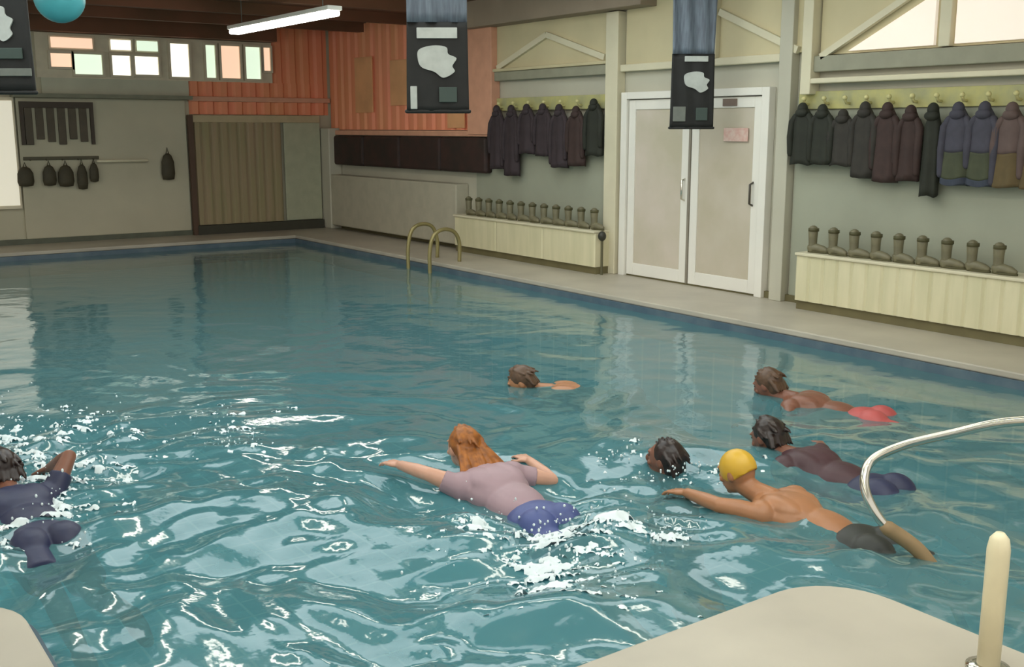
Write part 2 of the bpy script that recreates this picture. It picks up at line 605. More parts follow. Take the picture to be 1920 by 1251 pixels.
# small notices on the right-hand leaf
def notice(y, z, w, h, m, lab):
    o = tag(obj('door_sign', B(8.574, 8.583, y - w / 2, y + w / 2, z - h / 2, z + h / 2), m, bevel=.002), lab, 'sign')
    return o
notice(8.02, 2.015, .20, .075, mat('brown_sign', (122, 104, 92), rough=.5), 'small dark oblong sign at the top of the double door')
obj_n = notice(7.92, 1.68, .34, .14, mat('pinkish_notice', (206, 164, 152), rough=.5, rgb2=(214, 190, 178), scale=20), 'faded pink notice on the upper pane of the double door')

# ------------------------------------------------------------------ benches with ribbed cream fronts
M_bench = mat('cream_ribbed_front', (216, 208, 174), rough=.45, rgb2=(204, 198, 162), scale=3, stretch=(1, 3, .4))


def bench(y0, y1, h, lab, ribs=True):
    t = thing('storage_bench', lab, 'bench', (8.3, (y0 + y1) / 2, 0), 0)
    L_ = (y1 - y0) / 2
    bm = nb()
    pts = [(.34, -L_), ]
    if ribs:
        n = int(2 * L_ / .16)
        p = 2 * L_ / n
        for k in range(n):
            a = -L_ + k * p
            pts += [(.012, a + .001), (0, a + p * .12), (0, a + p * .86), (.012, a + p * .98)]
    else:
        n = int(2 * L_ / 1.05)
        p = 2 * L_ / n
        for k in range(n):
            a = -L_ + k * p
            pts += [(.008, a + .001), (0, a + p * .02), (0, a + p * .97), (.008, a + p * .99)]
    pts += [(.34, L_)]
    prism(bm, pts, .09, h - .03)
    obj('front_panel', bm, M_bench, t)
    obj('bench_top', B(-.02, .345, -L_, L_, h - .03, h), M_cream, t, bevel=.008)
    obj('plinth', B(.03, .345, -L_ + .01, L_ - .01, 0, .09), M_olive, t)
    return t


bench(3.7, 6.82, .56, 'long cream ribbed bench box beneath the multicoloured coats, right of the double door')
bench(9.86, 13.02, .53, 'plain cream bench box beneath the dark coats, left of the double door', ribs=False)

# boots in a row on the benches
M_boot = mat('olive_boot', (118, 112, 86), rough=.5, rgb2=(100, 94, 72), scale=8)
M_sole = mat('dark_olive_sole', (78, 74, 44), rough=.6)


def make_boot(s=1.0):
    t = thing('boot', '', 'boot')
    b = nb()
    # shaft
    tube(b, [(0, 0, .03), (0, .002, .08), (0, .004, .15), (0, .004, .215)], [.045, .04, .043, .048], 14)
    # foot pointing to -y
    tube(b, [(0, .01, .045), (0, -.05, .045), (0, -.12, .036), (0, -.15, .03)], [.046, .042, .036, .026], 14)
    obj('upper', b, M_boot, t, smooth=True)
    b = nb()
    pts = []
    for k in range(20):
        a = 2 * math.pi * k / 20
        pts.append((.042 * math.cos(a) * (1 + .1 * math.sin(a)), -.065 + .118 * math.sin(a)))
    prism(b, pts, 0, .018)
    obj('sole', b, M_sole, t, bevel=.003)
    obj('cuff', lathe(nb(), [(.046, .205), (.052, .207), (.052, .235), (.046, .237)], 16), M_sole, t, smooth=True)
    return t


boot0 = make_boot()
ys = [6.70 - .238 * i for i in range(9)] + [4.56]
names = ['nearest the double door', 'second from the double door', 'third from the double door', 'fourth from the double door',
         'in the middle of the row', 'fourth from the right end', 'third from the right end in view', 'second from the right end in view', 'last at the right end']
for i in range(9):
    t = boot0 if i == 0 else copy_tree(boot0)
    t.location = (8.40, ys[i], .561)
    t.rotation_euler = (0, 0, random.Random(i).uniform(-.15, .15))
    tag(t, 'olive boot on the ribbed bench, ' + names[i], 'boot', 'boots standing on the ribbed bench right of the door')
for i in range(12):
    t = copy_tree(boot0)
    t.location = (8.42, 10.02 + .253 * i, .531)
    t.rotation_euler = (0, 0, random.Random(i + 50).uniform(-.15, .15))
    tag(t, 'olive boot in the row on the plain bench left of the door', 'boot', 'boots standing on the plain bench left of the door')

# ------------------------------------------------------------------ coat racks
M_peg = mat('yellow_green_board', (186, 180, 116), rough=.6, rgb2=(160, 158, 118), scale=5)
M_pegp = mat('pale_peg', (206, 198, 140), rough=.5)


def rack(y0, y1, z, lab, n):
    t = thing('hook_rack', lab, 'coat rack', (XW, (y0 + y1) / 2, z))
    L_ = (y1 - y0) / 2
    obj('board', B(-.055, -.032, -L_, L_, -.03, .14), M_peg, t, bevel=.004)
    for k in range(n):
        y = -L_ + (k + .5) * 2 * L_ / n
        b = nb()
        tube(b, [(-.05, y, .02), (-.10, y, .02), (-.125, y, .055)], .014, 8)
        ell(b, (-.127, y, .068), (.024, .024, .024), seg=10)
        obj('peg', b, M_pegp, t, smooth=True)
    return t


rack(4.0, 7.12, 1.96, 'yellow green peg board above the multicoloured coats, right of the double door', 13)
rack(9.99, 12.38, 2.01, 'yellow green peg board above the dark coats, left of the double door', 7)


def coat(y, ztop, zbot, w, m, lab, group, seed, x=8.52, hood=True, m2=None, m3=None, sleeves=True):
    """a coat hung by its collar: lofted folded body, two limp sleeves, collar and hood"""
    rnd = random.Random(seed)
    t = thing('hanging_coat', lab, 'coat', (x, y, zbot), 0, group)
    H = ztop - zbot
    seg = 36
    ph = rnd.uniform(0, 6)

    def body(z0, z1, infl=0.0):
        bm = nb()
        rings = []
        N = 12
        for i in range(N + 1):
            f = z0 + (z1 - z0) * i / N          # 0 hem .. 1 top
            ww = w / 2 * (1.0 - .12 * f) if f < .8 else w / 2 * (.90 - 2.9 * (f - .8) ** 1.0 * 1.15)
            ww = max(ww, .035)
            dd = .062 * (1.05 - .35 * f)
            ring = []
            for k in range(seg):
                a = 2 * math.pi * k / seg
                fold = 1 + (.16 * (1 - f) + .05) * math.sin(5 * a + ph + 1.2 * f)
                ring.append(bm.verts.new((dd * (1 + infl) * math.cos(a) * fold, ww * (1 + infl) * math.sin(a), f * H + .012 * math.sin(3 * a + ph) * (1 - f))))
            rings.append(ring)
        for i in range(N):
            for k in range(seg):
                bm.faces.new((rings[i][k], rings[i][(k + 1) % seg], rings[i + 1][(k + 1) % seg], rings[i + 1][k]))
        bm.faces.new(rings[0])
        bm.faces.new(rings[-1])
        return bm
    if m2:
        obj('coat_body', body(.42, .97), m, t, smooth=True)
        obj('lower_panel', body(.08 if m3 else 0, .42), m2, t, smooth=True)
        if m3:
            obj('hem_band', body(0, .08, .02), m3, t, smooth=True)
    else:
        obj('coat_body', body(0, .97), m, t, smooth=True)
    if sleeves:
        for s in (-1, 1):
            b = nb()
            l = rnd.uniform(.55, .8)
            ys_ = s * w * .46
            tube(b, [(-.015, s * w * .30, H * .84), (-.02, ys_ * .96, H * .74), (-.035, ys_, H * (.84 - l * .55)), (-.03, ys_ * .97, H * (.84 - l))],
                 [.032, .036, .034, .030], 12)
            obj('sleeve', b, m, t, smooth=True)
    if hood:
        b = nb()
        ell(b, (-.02, 0, H * .97), (.050, .052, .062), seg=16)
        ell(b, (-.035, 0, H * .90), (.045, .07, .045), seg=16)
        obj('hood', b, m, t, smooth=True)
    return t


C_bk = mat('coat_black_green', (40, 42, 32), rough=.8, var=.3, scale=8, bump=.3)
C_bk2 = mat('coat_charcoal', (52, 48, 42), rough=.8, var=.3, scale=8, bump=.3)
C_mr = mat('coat_dark_maroon', (62, 44, 40), rough=.8, var=.3, scale=8, bump=.3)
C_nv = mat('coat_grey_navy', (70, 68, 80), rough=.8, var=.25, scale=8, bump=.3)
C_ol = mat('coat_olive', (70, 74, 54), rough=.8, var=.25, scale=8, bump=.3)
C_bl = mat('coat_blue_hem', (56, 62, 76), rough=.8, var=.2)
C_br = mat('coat_brown_mauve', (98, 80, 76), rough=.8, var=.2, scale=8, bump=.3)
C_oc = mat('coat_ochre', (98, 82, 52), rough=.8, var=.2, scale=8)
G2 = 'coats hanging on the pegs right of the double door'
G1 = 'dark coats hanging on the pegs left of the double door'
#  y, top, bottom, width, materials, label
for i, (y, zt, zb, w, m, m2, m3, lab) in enumerate([
    (6.99, 1.95, 1.40, .27, C_bk, None, None, 'blackish green hooded coat hanging nearest the double door on its right side'),
    (6.75, 1.93, 1.41, .27, C_bk, None, None, 'blackish green coat, second from the double door on its right side'),
    (6.51, 1.88, 1.40, .27, C_bk2, None, None, 'short charcoal coat hanging third right of the double door'),
    (6.27, 1.95, 1.30, .27, C_bk2, None, None, 'long charcoal coat hanging between the short charcoal coat and the maroon coats'),
    (6.03, 1.94, 1.27, .27, C_mr, None, None, 'dark maroon coat hanging beside the long charcoal coat'),
    (5.79, 1.91, 1.29, .23, C_mr, None, None, 'dark maroon coat hanging left of the narrow dangling black coat'),
    (5.57, 1.93, 1.16, .17, C_bk, None, None, 'narrow black coat dangling lowest of the row, under the gallery post'),
    (5.33, 1.93, 1.27, .27, C_nv, C_ol, C_bl, 'grey navy coat with olive lower half, next to the dangling black coat'),
    (5.09, 1.93, 1.27, .27, C_nv, C_ol, C_bl, 'grey navy coat with olive lower half, next to the brown coat'),
    (4.85, 1.92, 1.27, .27, C_br, C_oc, None, 'mauve brown coat with ochre lower half at the right end of the row'),
    (4.61, 1.92, 1.27, .27, C_br, C_oc, None, 'mauve brown coat with ochre lower half, cut off by the right edge'),
]):
    coat(y, zt, zb, w, m, lab, G2, i, m2=m2, m3=m3, sleeves=(i != 6))
C_pl = mat('coat_purple_black', (58, 46, 50), rough=.8, var=.3, scale=8, bump=.3)
for i, (y, zt, zb, w, m, lab) in enumerate([
    (12.22, 2.02, 1.20, .33, C_pl, 'purple black coat hanging beside the end of the coral cladding'),
    (11.88, 2.02, 1.12, .33, C_pl, 'purple black coat hanging lowest left of the double door'),
    (11.53, 2.02, 1.42, .34, C_pl, 'short purple black coat left of the double door with gap below it'),
    (11.18, 2.02, 1.40, .34, C_pl, 'short purple black coat hanging in the middle left of the double door'),
    (10.84, 2.01, 1.26, .33, C_pl, 'long purple black coat, third left of the double door'),
    (10.50, 1.98, 1.29, .33, C_mr, 'dark maroon coat, second left of the double door'),
    (10.16, 2.06, 1.42, .31, C_bk, 'short blackish green coat hanging right beside the cream post left of the door'),
]):
    coat(y, zt, zb, w, m, lab, G1, 40 + i)

# dark padded band on the wall beyond the coats
t = thing('wall_pad', 'long dark maroon padded band on the wall below the coral cladding', 'wall pad', (8.60, 15.0, 1.12))
for k in range(4):
    y0 = -2.5 + k * 1.22
    obj('pad', B(-.10, .04, y0, y0 + 1.2, 0, .50), M_dark, t, bevel=.04)

# valve post next to the plain bench
t = thing('valve_post', 'thin dark pipe with round valve knob between bench and double door', 'pipe', (8.36, 9.80, 0))
obj('pipe', tube(nb(), [(0, 0, 0), (0, 0, .2), (0, 0, .45)], .016, 10, cap=False), mat('dark_pipe', (90, 86, 60), rough=.5), t)
b = nb()
ell(b, (0, 0, .47), (.05, .05, .06), seg=14)
obj('valve_knob', b, mat('dark_valve', (48, 48, 38), rough=.5), t, smooth=True)

# far wall: dark louvred grille, peg rail with dark bags, grab rail, olive bag
t = thing('wall_grille', 'dark brown louvred grille on the far grey wall above the bags', 'grille', (4.03, YF - .06, 1.50))
f = nb()
box(f, -.53, .53, -.05, 0, .55, .64)
box(f, -.53, -.48, -.05, 0, 0, .55)
box(f, .48, .53, -.05, 0, 0, .55)
obj('frame', f, mat('dark_brown_frame', (66, 54, 42), rough=.6), t)
for k in range(6):
    a = -.47 + k * .158
    obj('slat', B(a, a + .11, -.04, -.005, .0 + .04 * ((k * 5) % 3), .55), mat('brown_grille_slat', (84, 74, 58), rough=.6, var=.2), t, bevel=.006)
t = thing('peg_rail', 'thin dark rail on the far grey wall from which the bags hang', 'rail', (4.05, YF - .06, 1.27))
obj('rail', B(-.55, .55, -.03, 0, 0, .05), mat('dark_rail', (82, 76, 56), rough=.6), t, bevel=.005)
for k in range(5):
    obj('peg', tube(nb(), [(-.46 + .23 * k, -.02, .01), (-.46 + .23 * k, -.06, .0)], .01, 8), mat('dark_rail', (0, 0, 0)), t)
M_bag = mat('dark_olive_bag', (70, 64, 46), rough=.7, var=.25, scale=9)


def bag(x, w, h, ztop, lab, g='small dark bags on the far wall rail', xw=YF - .13):
    t = thing('hanging_bag', lab, 'bag', (x, xw, ztop - h), 0, g)
    b = nb()
    prof = [(.02, 0), (w * .42, .01), (w * .5, h * .2), (w * .47, h * .55), (w * .3, h * .75), (w * .12, h * .82)]
    lathe(b, prof, 16)
    for v in b.verts:
        v.co.y *= .45
    obj('bag_body', b, M_bag, t, smooth=True)
    obj('strap', tube(nb(), [(-w * .1, 0, h * .8), (0, 0, h), (w * .1, 0, h * .8)], .009, 8), M_bag, t, smooth=True)
    return t


bag(3.50, .24, .36, 1.24, 'squat dark bag at the far left end of the row on the far wall')
bag(3.84, .20, .38, 1.26, 'dark bag hanging second from the left on the far wall')
bag(4.08, .24, .40, 1.26, 'widest dark bag in the middle of the row on the far wall')
bag(4.32, .16, .47, 1.28, 'longest slim dark bag on the far wall')
bag(4.50, .14, .36, 1.28, 'slim dark bag at the right end of the row on the far wall')
bag(5.66, .22, .52, 1.44, 'olive bag hanging alone beside the brown shutter', g=None)
t = thing('grab_rail', 'pale horizontal rail on the far grey wall between bags and olive bag', 'rail', (4.95, YF - .06, 1.24))
obj('rail', tube(nb(), [(-.38, -.07, 0), (.38, -.07, 0)], .022, 10), M_cream, t, smooth=True)
for s in (-1, 1):
    obj('bracket', tube(nb(), [(s * .3, -.07, 0), (s * .3, 0, 0)], .012, 8), M_cream, t)

# ------------------------------------------------------------------ hanging banners


def smoothpoly(pts, n=6):
    """closed Catmull-Rom outline"""
    out = []
    N = len(pts)
    for i in range(N):
        p0, p1, p2, p3 = [Vector((*pts[(i + k - 1) % N], 0)) for k in range(4)]
        for j in range(n):
            t_ = j / n
            v = .5 * ((2 * p1) + (-p0 + p2) * t_ + (2 * p0 - 5 * p1 + 4 * p2 - p3) * t_ ** 2 + (-p0 + 3 * p1 - 3 * p2 + p3) * t_ ** 3)
            out.append((v.x, v.y))
    return out


def banner(loc, rz, w, lowh, lab, marks, top=3.45, wu=None):
    """local x = width, y = depth (front -y), z up from the lower hem"""
    t = thing('hanging_banner', lab, 'banner', loc, rz)
    H = top - loc[2]
    wu = wu or w
    bm = nb()
    # softly waved cloth, thin but solid
    def cloth(z0, z1, w0, w1, amp=.012):
        bm = nb()
        nx, nz = 24, 14
        F = [[None] * (nx + 1) for _ in range(nz + 1)]
        Bk = [[None] * (nx + 1) for _ in range(nz + 1)]
        for j in range(nz + 1):
            f = j / nz
            ww = w0 + (w1 - w0) * f
            for i in range(nx + 1):
                u = i / nx - .5
                yy = amp * math.sin(u * 17 + 2 * f) + amp * .6 * math.sin(u * 6 + 4 * f)
                F[j][i] = bm.verts.new((u * ww, yy - .008, z0 + (z1 - z0) * f))
                Bk[j][i] = bm.verts.new((u * ww, yy + .008, z0 + (z1 - z0) * f))
        for j in range(nz):
            for i in range(nx):
                bm.faces.new((F[j][i], F[j][i + 1], F[j + 1][i + 1], F[j + 1][i]))
                bm.faces.new((Bk[j][i], Bk[j + 1][i], Bk[j + 1][i + 1], Bk[j][i + 1]))
        for j in range(nz):
            bm.faces.new((F[j][0], F[j + 1][0], Bk[j + 1][0], Bk[j][0]))
            bm.faces.new((F[j][nx], Bk[j][nx], Bk[j + 1][nx], F[j + 1][nx]))
        for i in range(nx):
            bm.faces.new((F[0][i], Bk[0][i], Bk[0][i + 1], F[0][i + 1]))
            bm.faces.new((F[nz][i], F[nz][i + 1], Bk[nz][i + 1], Bk[nz][i]))
        return bm
    obj('upper_cloth', cloth(lowh, H - .03, w * .95, wu), M_slate, t, smooth=True)
    obj('lower_cloth', cloth(0, lowh, w, w * .96, .004), M_black, t, smooth=True)
    obj('hem_rod', tube(nb(), [(-w / 2, 0, 0), (w / 2, 0, 0)], .014, 10), M_black, t, smooth=True)
    obj('top_rod', tube(nb(), [(-wu / 2, 0, H - .03), (wu / 2, 0, H - .03)], .014, 10), M_greyp, t, smooth=True)
    for (kind, x, z, a, b, m) in marks:
        bm = nb()
        if kind == 'blob':
            pts = [(-.9, .7), (-.2, .95), (.45, .85), (.55, .45), (.95, .2), (.75, -.25), (.85, -.6), (.3, -.95), (-.15, -.6), (-.75, -.35), (-.95, .1)]
            pts = [(x + p * a / 2, z + q * b / 2) for p, q in smoothpoly(pts, 5)]
            prism(bm, pts, -.024, -.010, 'y')
            obj('emblem', bm, m, t)
        else:
            box(bm, x - a / 2, x + a / 2, -.024, -.010, z - b / 2, z + b / 2)
            obj('printed_bar' if a > b else 'printed_mark', bm, m, t, bevel=.004)
    return t


HD = -R(35.6)
banner((3.88, 6.27, 1.86), HD, .42, .58, 'large dark banner with pale emblem hanging before the coral wall',
       [('bar', 0, .51, .27, .07, M_palec), ('blob', .0, .325, .27, .22, M_palec), ('bar', -.16, .09, .045, .15, M_palec),
        ('bar', .07, .11, .12, .10, mat('dim_green_print', (58, 72, 66), rough=.6))], wu=.40)
banner((8.03, 8.03, 1.75), HD, .45, .74, 'narrow grey and black banner with pale emblem hanging before the double door',
       [('bar', .03, .69, .24, .055, M_palec), ('blob', .04, .46, .27, .22, M_palec), ('bar', -.13, .14, .13, .15, M_greyp), ('bar', .10, .14, .12, .13, mat('dim_green_print', (0, 0, 0)))], wu=.46)
banner((1.36, 7.92, 1.98), HD, .72, .9, 'dark banner with white emblem cut off by the upper left corner',
       [('blob', .15, .44, .22, .24, M_palec), ('bar', .20, .25, .2, .07, mat('dim_green_print', (0, 0, 0))), ('bar', .10, .13, .5, .05, M_greyp)], wu=.72)

# ------------------------------------------------------------------ luminaires, one hung in view and others added, and the teal globe
M_tube = bpy.data.materials.new('lit_tube')
M_tube.use_nodes = True
_b = M_tube.node_tree.nodes['Principled BSDF']
_b.inputs['Base Color'].default_value = (.9, .9, .85, 1)
_b.inputs['Emission Color'].default_value = (1, .95, .82, 1)
_b.inputs['Emission Strength'].default_value = 13.0


def luminaire(x, y, z, l, lab, rz=0):
    t = thing('strip_light', lab, 'ceiling light', (x, y, z), rz, 'strip lights under the pool ceiling')
    obj('housing', B(-.09, .09, -l / 2, l / 2, .03, .08), M_white, t, bevel=.008)
    obj('diffuser', B(-.075, .075, -l / 2 + .02, l / 2 - .02, -.03, .03), M_tube, t, bevel=.02)
    for s in (-1, 1):
        obj('hanger', tube(nb(), [(0, s * l * .4, .07), (0, s * l * .4, 3.45 - z)], .006, 6, cap=False), M_greyp, t)
    return t


luminaire(5.55, 12.6, 3.0, 3.0, 'lit strip light hanging under the dark ceiling near the windows')
for x in (-1.5, 2.35, 5.2):  # out-of-view fittings added for general light and glints on the water
    for y in (1.2, 4.6, 8.2):
        luminaire(x, y, 3.32, 3.0, 'added unseen strip light under the pale ceiling, lighting the pool')

for x in (-1.6, .4):  # two more unseen fittings, added to lift the dim far end
    luminaire(x, 13.4, 3.15, 3.0, 'added unseen strip light under the dark ceiling, brightening the far wall')

t = thing('globe_lamp', 'teal globe hanging under the dark ceiling at upper left', 'lamp', (2.62, 10.94, 2.95))
ell_b = nb()
ell(ell_b, (0, 0, 0), (.23, .23, .23), seg=32)
obj('globe', ell_b, mat('teal_globe', (82, 172, 180), rough=.35, var=.12, scale=4), t, smooth=True)
obj('cap', lathe(nb(), [(.02, .29), (.06, .28), (.08, .21), (.05, .2)], 20), M_greyp, t, smooth=True)
obj('cord', tube(nb(), [(0, 0, .28), (0, 0, .5)], .008, 8, cap=False), M_black, t)

# ------------------------------------------------------------------ pool hardware
t = thing('grab_handrail', 'bright curved steel handrail rising from the water in the foreground', 'handrail', (4.0, 2.7, -.4))


def spline(pts, n=8):
    out = []
    P = [Vector(p) for p in pts]
    for i in range(len(P) - 1):
        p0, p1, p2, p3 = P[max(i - 1, 0)], P[i], P[i + 1], P[min(i + 2, len(P) - 1)]
        for j in range(n):
            q = j / n
            out.append(.5 * ((2 * p1) + (-p0 + p2) * q + (2 * p0 - 5 * p1 + 4 * p2 - p3) * q ** 2 + (-p0 + 3 * p1 - 3 * p2 + p3) * q ** 3))
    out.append(P[-1])
    return out


rp = [(4.22, 2.42, -.45), (4.15, 2.49, -.25), (4.06, 2.57, -.09), (3.96, 2.67, .01), (3.925, 2.74, .11), (3.94, 2.79, .20), (4.0, 2.80, .28), (4.07, 2.70, .36), (4.12, 2.51, .45),
      (4.17, 2.25, .56), (4.24, 1.9, .62), (4.33, 1.4, .60), (4.38, 1.0, .45), (4.40, .80, .2), (4.40, .76, 0)]
org = Vector((4.0, 2.7, -.4))
obj('rail', tube(nb(), [p - org for p in spline(rp)], .021, 16), M_steel, t, smooth=True)
obj('base_flange', cyl(nb(), (.40, -1.94, .40), .05, .015), M_steel, t, smooth=False)
# worn brown grip at the foot of the rail
obj('grip', tube(nb(), [p - org for p in spline(rp[1:4], 6)], .034, 14), mat('tan_rubber_grip', (150, 124, 88), rough=.6, var=.2), t, smooth=True)

t = thing('edge_post', 'cream painted post on the near deck at the lower right corner', 'post', (3.16, 1.72, 0))
obj('post_shaft', lathe(nb(), [(.036, 0), (.036, .42), (.03, .455), (.014, .475)], 24), mat('cream_post', (232, 220, 184), rough=.35), t, smooth=True)
obj('base_flange', lathe(nb(), [(.07, 0), (.07, .012), (.04, .02)], 24), M_steel, t, smooth=True)

t = thing('pool_ladder', 'olive metal pool ladder with arched rails at the far pool edge', 'ladder', (7.38, 12.2, 0))
for s, hgt in ((-1, .44), (1, .47)):
    y = s * .28
    pts = spline([(.30, y, 0), (.30, y, .25), (.22, y, hgt - .04), (.05, y, hgt), (-.10, y, hgt - .08), (-.16, y, .15), (-.16, y, -.15), (-.16, y, -.8)], 6)
    obj('rail', tube(nb(), pts, .026, 12), M_brass, t, smooth=True)
for z in (-.25, -.5, -.75):
    obj('step', B(-.22, -.12, -.28, .28, z, z + .03), M_brass, t, bevel=.005)

# ------------------------------------------------------------------ swimmers
SK = {}


def skin_mat(name, rgb):
    return mat(name, rgb, rough=.38, var=.10, scale=9)


def rot_x(a):
    return Matrix.Rotation(a, 3, 'X')


def hand(bm, wrist, d, nrm, s=1.0, side=1, curl=.35):
    """palm, four unequal bent fingers and a thumb; d forward, nrm back of the hand"""
    d = Vector(d).normalized()
    nrm = Vector(nrm)
    nrm = (nrm - d * nrm.dot(d)).normalized()
    sd = d.cross(nrm) * side
    rotm = Matrix((sd, d, nrm)).transposed()
    wrist = Vector(wrist)
    ell(bm, wrist + d * .048 * s, (.041 * s, .056 * s, .017 * s), rotm, 14)
    for k, (off, ln) in enumerate(((-.031, .060), (-.0105, .073), (.0105, .078), (.031, .070))):
        base = wrist + d * .085 * s + sd * off * s
        dd = (d + sd * off * 4).normalized()
        c = curl * (1 + .15 * k)
        p1 = base + dd * ln * .42 * s
        d2 = (dd * math.cos(c) - nrm * math.sin(c)).normalized()
        p2 = p1 + d2 * ln * .33 * s
        d3 = (dd * math.cos(c * 1.9) - nrm * math.sin(c * 1.9)).normalized()
        p3 = p2 + d3 * ln * .28 * s
        tube(bm, [base - dd * .02, p1, p2, p3], [.0098, .0092, .0084, .0072], 8)
    b0 = wrist + d * .03 * s + sd * .032 * s
    td = (d * .7 + sd * .75 - nrm * .2).normalized()
    tube(bm, [b0, b0 + td * .035, b0 + (td + d * .35).normalized() * .066], [.0125, .0105, .0085], 8)


def swimmer(name_lab, loc, heading, skin, pitch=0.0, roll=0.0, arms=None, legs=None, head_up=.9, hair=None, hair_m=None, cap=None, shorts=None, top=None, s=1.0, long_shorts=.45):
    """a person in the water: body along +y (head end), z up; loc = chest at the surface"""
    t = thing('person', name_lab, 'person', loc, heading)
    Rb = Matrix.Rotation(pitch, 4, 'X') @ Matrix.Rotation(roll, 4, 'Y')
    b = nb()
    neck = Vector((0, .66, .015))
    hd = Rb @ Vector((0, .70, .035))
    # head frame: y = face direction
    Hm = Matrix.Rotation(head_up, 3, 'X')

    def T(v):
        return Rb @ Vector(v)
    Rm = Rb.to_3x3()

    def torso(bm, g=0.0, chest=True, hips=False):
        if chest:
            ell(bm, T((0, .42, -.02)), (.172 + g, .17 + g, .108 + g), Rm)
            ell(bm, T((0, .24, -.035)), (.142 + g, .19 + g, .098 + g), Rm)
            ell(bm, T((0, .54, -.005)), (.125 + g, .085 + g, .07 + g), Rm)
            for q in (-1, 1):
                ell(bm, T((q * .155, .50, -.005)), (.076 + g, .075 + g, .07 + g), Rm)
                ell(bm, T((q * .075, .44, .035)), (.075 + g, .12 + g, .05 + g), Rm)
        if hips:
            ell(bm, T((0, .04, -.05)), (.165 + g, .145 + g, .10 + g), Rm)
            for q in (-1, 1):
                ell(bm, T((q * .075, -.05, -.015)), (.085 + g, .10 + g, .085 + g), Rm)
    torso(b, 0, True, True)
    # neck and head
    hc = hd + Hm @ Vector((0, .035, .075))
    tube(b, [T((0, .54, .01)), T((0, .64, .02)), hc - Hm @ Vector((0, .01, .06))], [.066, .056, .055], 14)
    hr = Hm
    ell(b, hc, (.076, .095, .098), hr, 24)
    ell(b, hc + Hm @ Vector((0, .028, -.06)), (.054, .062, .055), hr, 16)      # jaw
    ell(b, hc + Hm @ Vector((0, .062, -.098)), (.024, .022, .018), hr, 12)     # chin
    tube(b, [hc + Hm @ Vector((0, .090, .012)), hc + Hm @ Vector((0, .108, -.020)), hc + Hm @ Vector((0, .103, -.032))], [.009, .013, .013], 8)
    ell(b, hc + Hm @ Vector((0, .085, .030)), (.052, .014, .012), hr, 12)      # brow
    for z in (-.058, -.068):
        ell(b, hc + Hm @ Vector((0, .090, z)), (.024, .010, .006), hr, 10)     # lips
    for q in (-1, 1):
        ell(b, hc + Hm @ Vector((q * .077, -.005, -.012)), (.010, .020, .032), hr, 10)   # ears
        ell(b, hc + Hm @ Vector((q * .040, .070, -.030)), (.022, .018, .018), hr, 10)    # cheeks
    A = arms or {}
    for q in (-1, 1):
        el, wr, hdv, nv = A.get(q, ((q * .33, .22, -.22), (q * .30, .02, -.38), (0, -1, -.4), (q, 0, 0)))
        sh = (q * .175, .50, -.005)
        tube(b, [T(sh), T(tuple((Vector(sh) * .5 + Vector(el) * .5) + Vector((0, 0, .004)))), T(el), T(tuple(Vector(el) * .6 + Vector(wr) * .4)), T(wr)],
             [.054, .048, .038, .037, .026], 14)
        hand(b, T(wr), Rm @ Vector(hdv), Rm @ Vector(nv), side=-q)
    Lg = legs or {}
    legpts = {}
    for q in (-1, 1):
        kn, an, to = Lg.get(q, ((q * .10, -.42, -.10 - .05 * q), (q * .10, -.84, -.10 + .06 * q), (q * .11, -1.02, -.14 + .05 * q)))
        hp = (q * .085, -.02, -.055)
        mid = tuple(Vector(hp) * .5 + Vector(kn) * .5)
        calf = tuple(Vector(kn) * .65 + Vector(an) * .35)
        legpts[q] = (hp, mid, kn)
        tube(b, [T(hp), T(mid), T(kn), T(calf), T(an)], [.086, .074, .052, .052, .034], 16)
        tube(b, [T(an), T(tuple(Vector(an) * .45 + Vector(to) * .55)), T(to)], [.036, .036, .024], 12, sx=1.2)
    body = obj('body', b, skin, t, smooth=True)
    rmod = body.modifiers.new('remesh', 'REMESH')
    rmod.mode = 'VOXEL'
    rmod.voxel_size = .0065
    rmod.use_smooth_shade = True
    sm = body.modifiers.new('smooth', 'CORRECTIVE_SMOOTH') if False else body.modifiers.new('smooth', 'SMOOTH')
    sm.factor = .5
    sm.iterations = 2

    def shell(name, bm, m, vox=.009, it=3):
        o = obj(name, bm, m, t, smooth=True)
        r_ = o.modifiers.new('remesh', 'REMESH')
        r_.mode = 'VOXEL'
        r_.voxel_size = vox
        r_.use_smooth_shade = True
        s_ = o.modifiers.new('smooth', 'SMOOTH')
        s_.factor = .5
        s_.iterations = it
        return o
    # eyes
    for q in (-1, 1):
        e = nb()
        ell(e, hc + Hm @ Vector((q * .030, .084, .008)), (.011, .008, .008), hr, 12)
        obj('eye', e, mat('eye_dark', (60, 44, 34), rough=.2), t, smooth=True)
    if shorts:
        bs = nb()
        torso(bs, .013, False, True)
        for q in (-1, 1):
            hp, mid, kn = legpts[q]
            end = tuple(Vector(hp) * (1 - long_shorts * 1.6) + Vector(kn) * (long_shorts * 1.6))
            tube(bs, [T(hp), T(tuple(Vector(hp) * .5 + Vector(end) * .5)), T(end)], [.100, .094, .088], 16, cap=False)
        shell('swim_shorts', bs, shorts)
    if top:
        bt = nb()
        torso(bt, .011, True, False)
        for q in (-1, 1):
            el = (A.get(q) or ((q * .33, .22, -.22),))[0]
            sh = (q * .175, .50, -.005)
            tube(bt, [T(sh), T(tuple(Vector(sh) * .45 + Vector(el) * .55))], [.066, .058], 14, cap=False)
        shell('swim_top', bt, top)
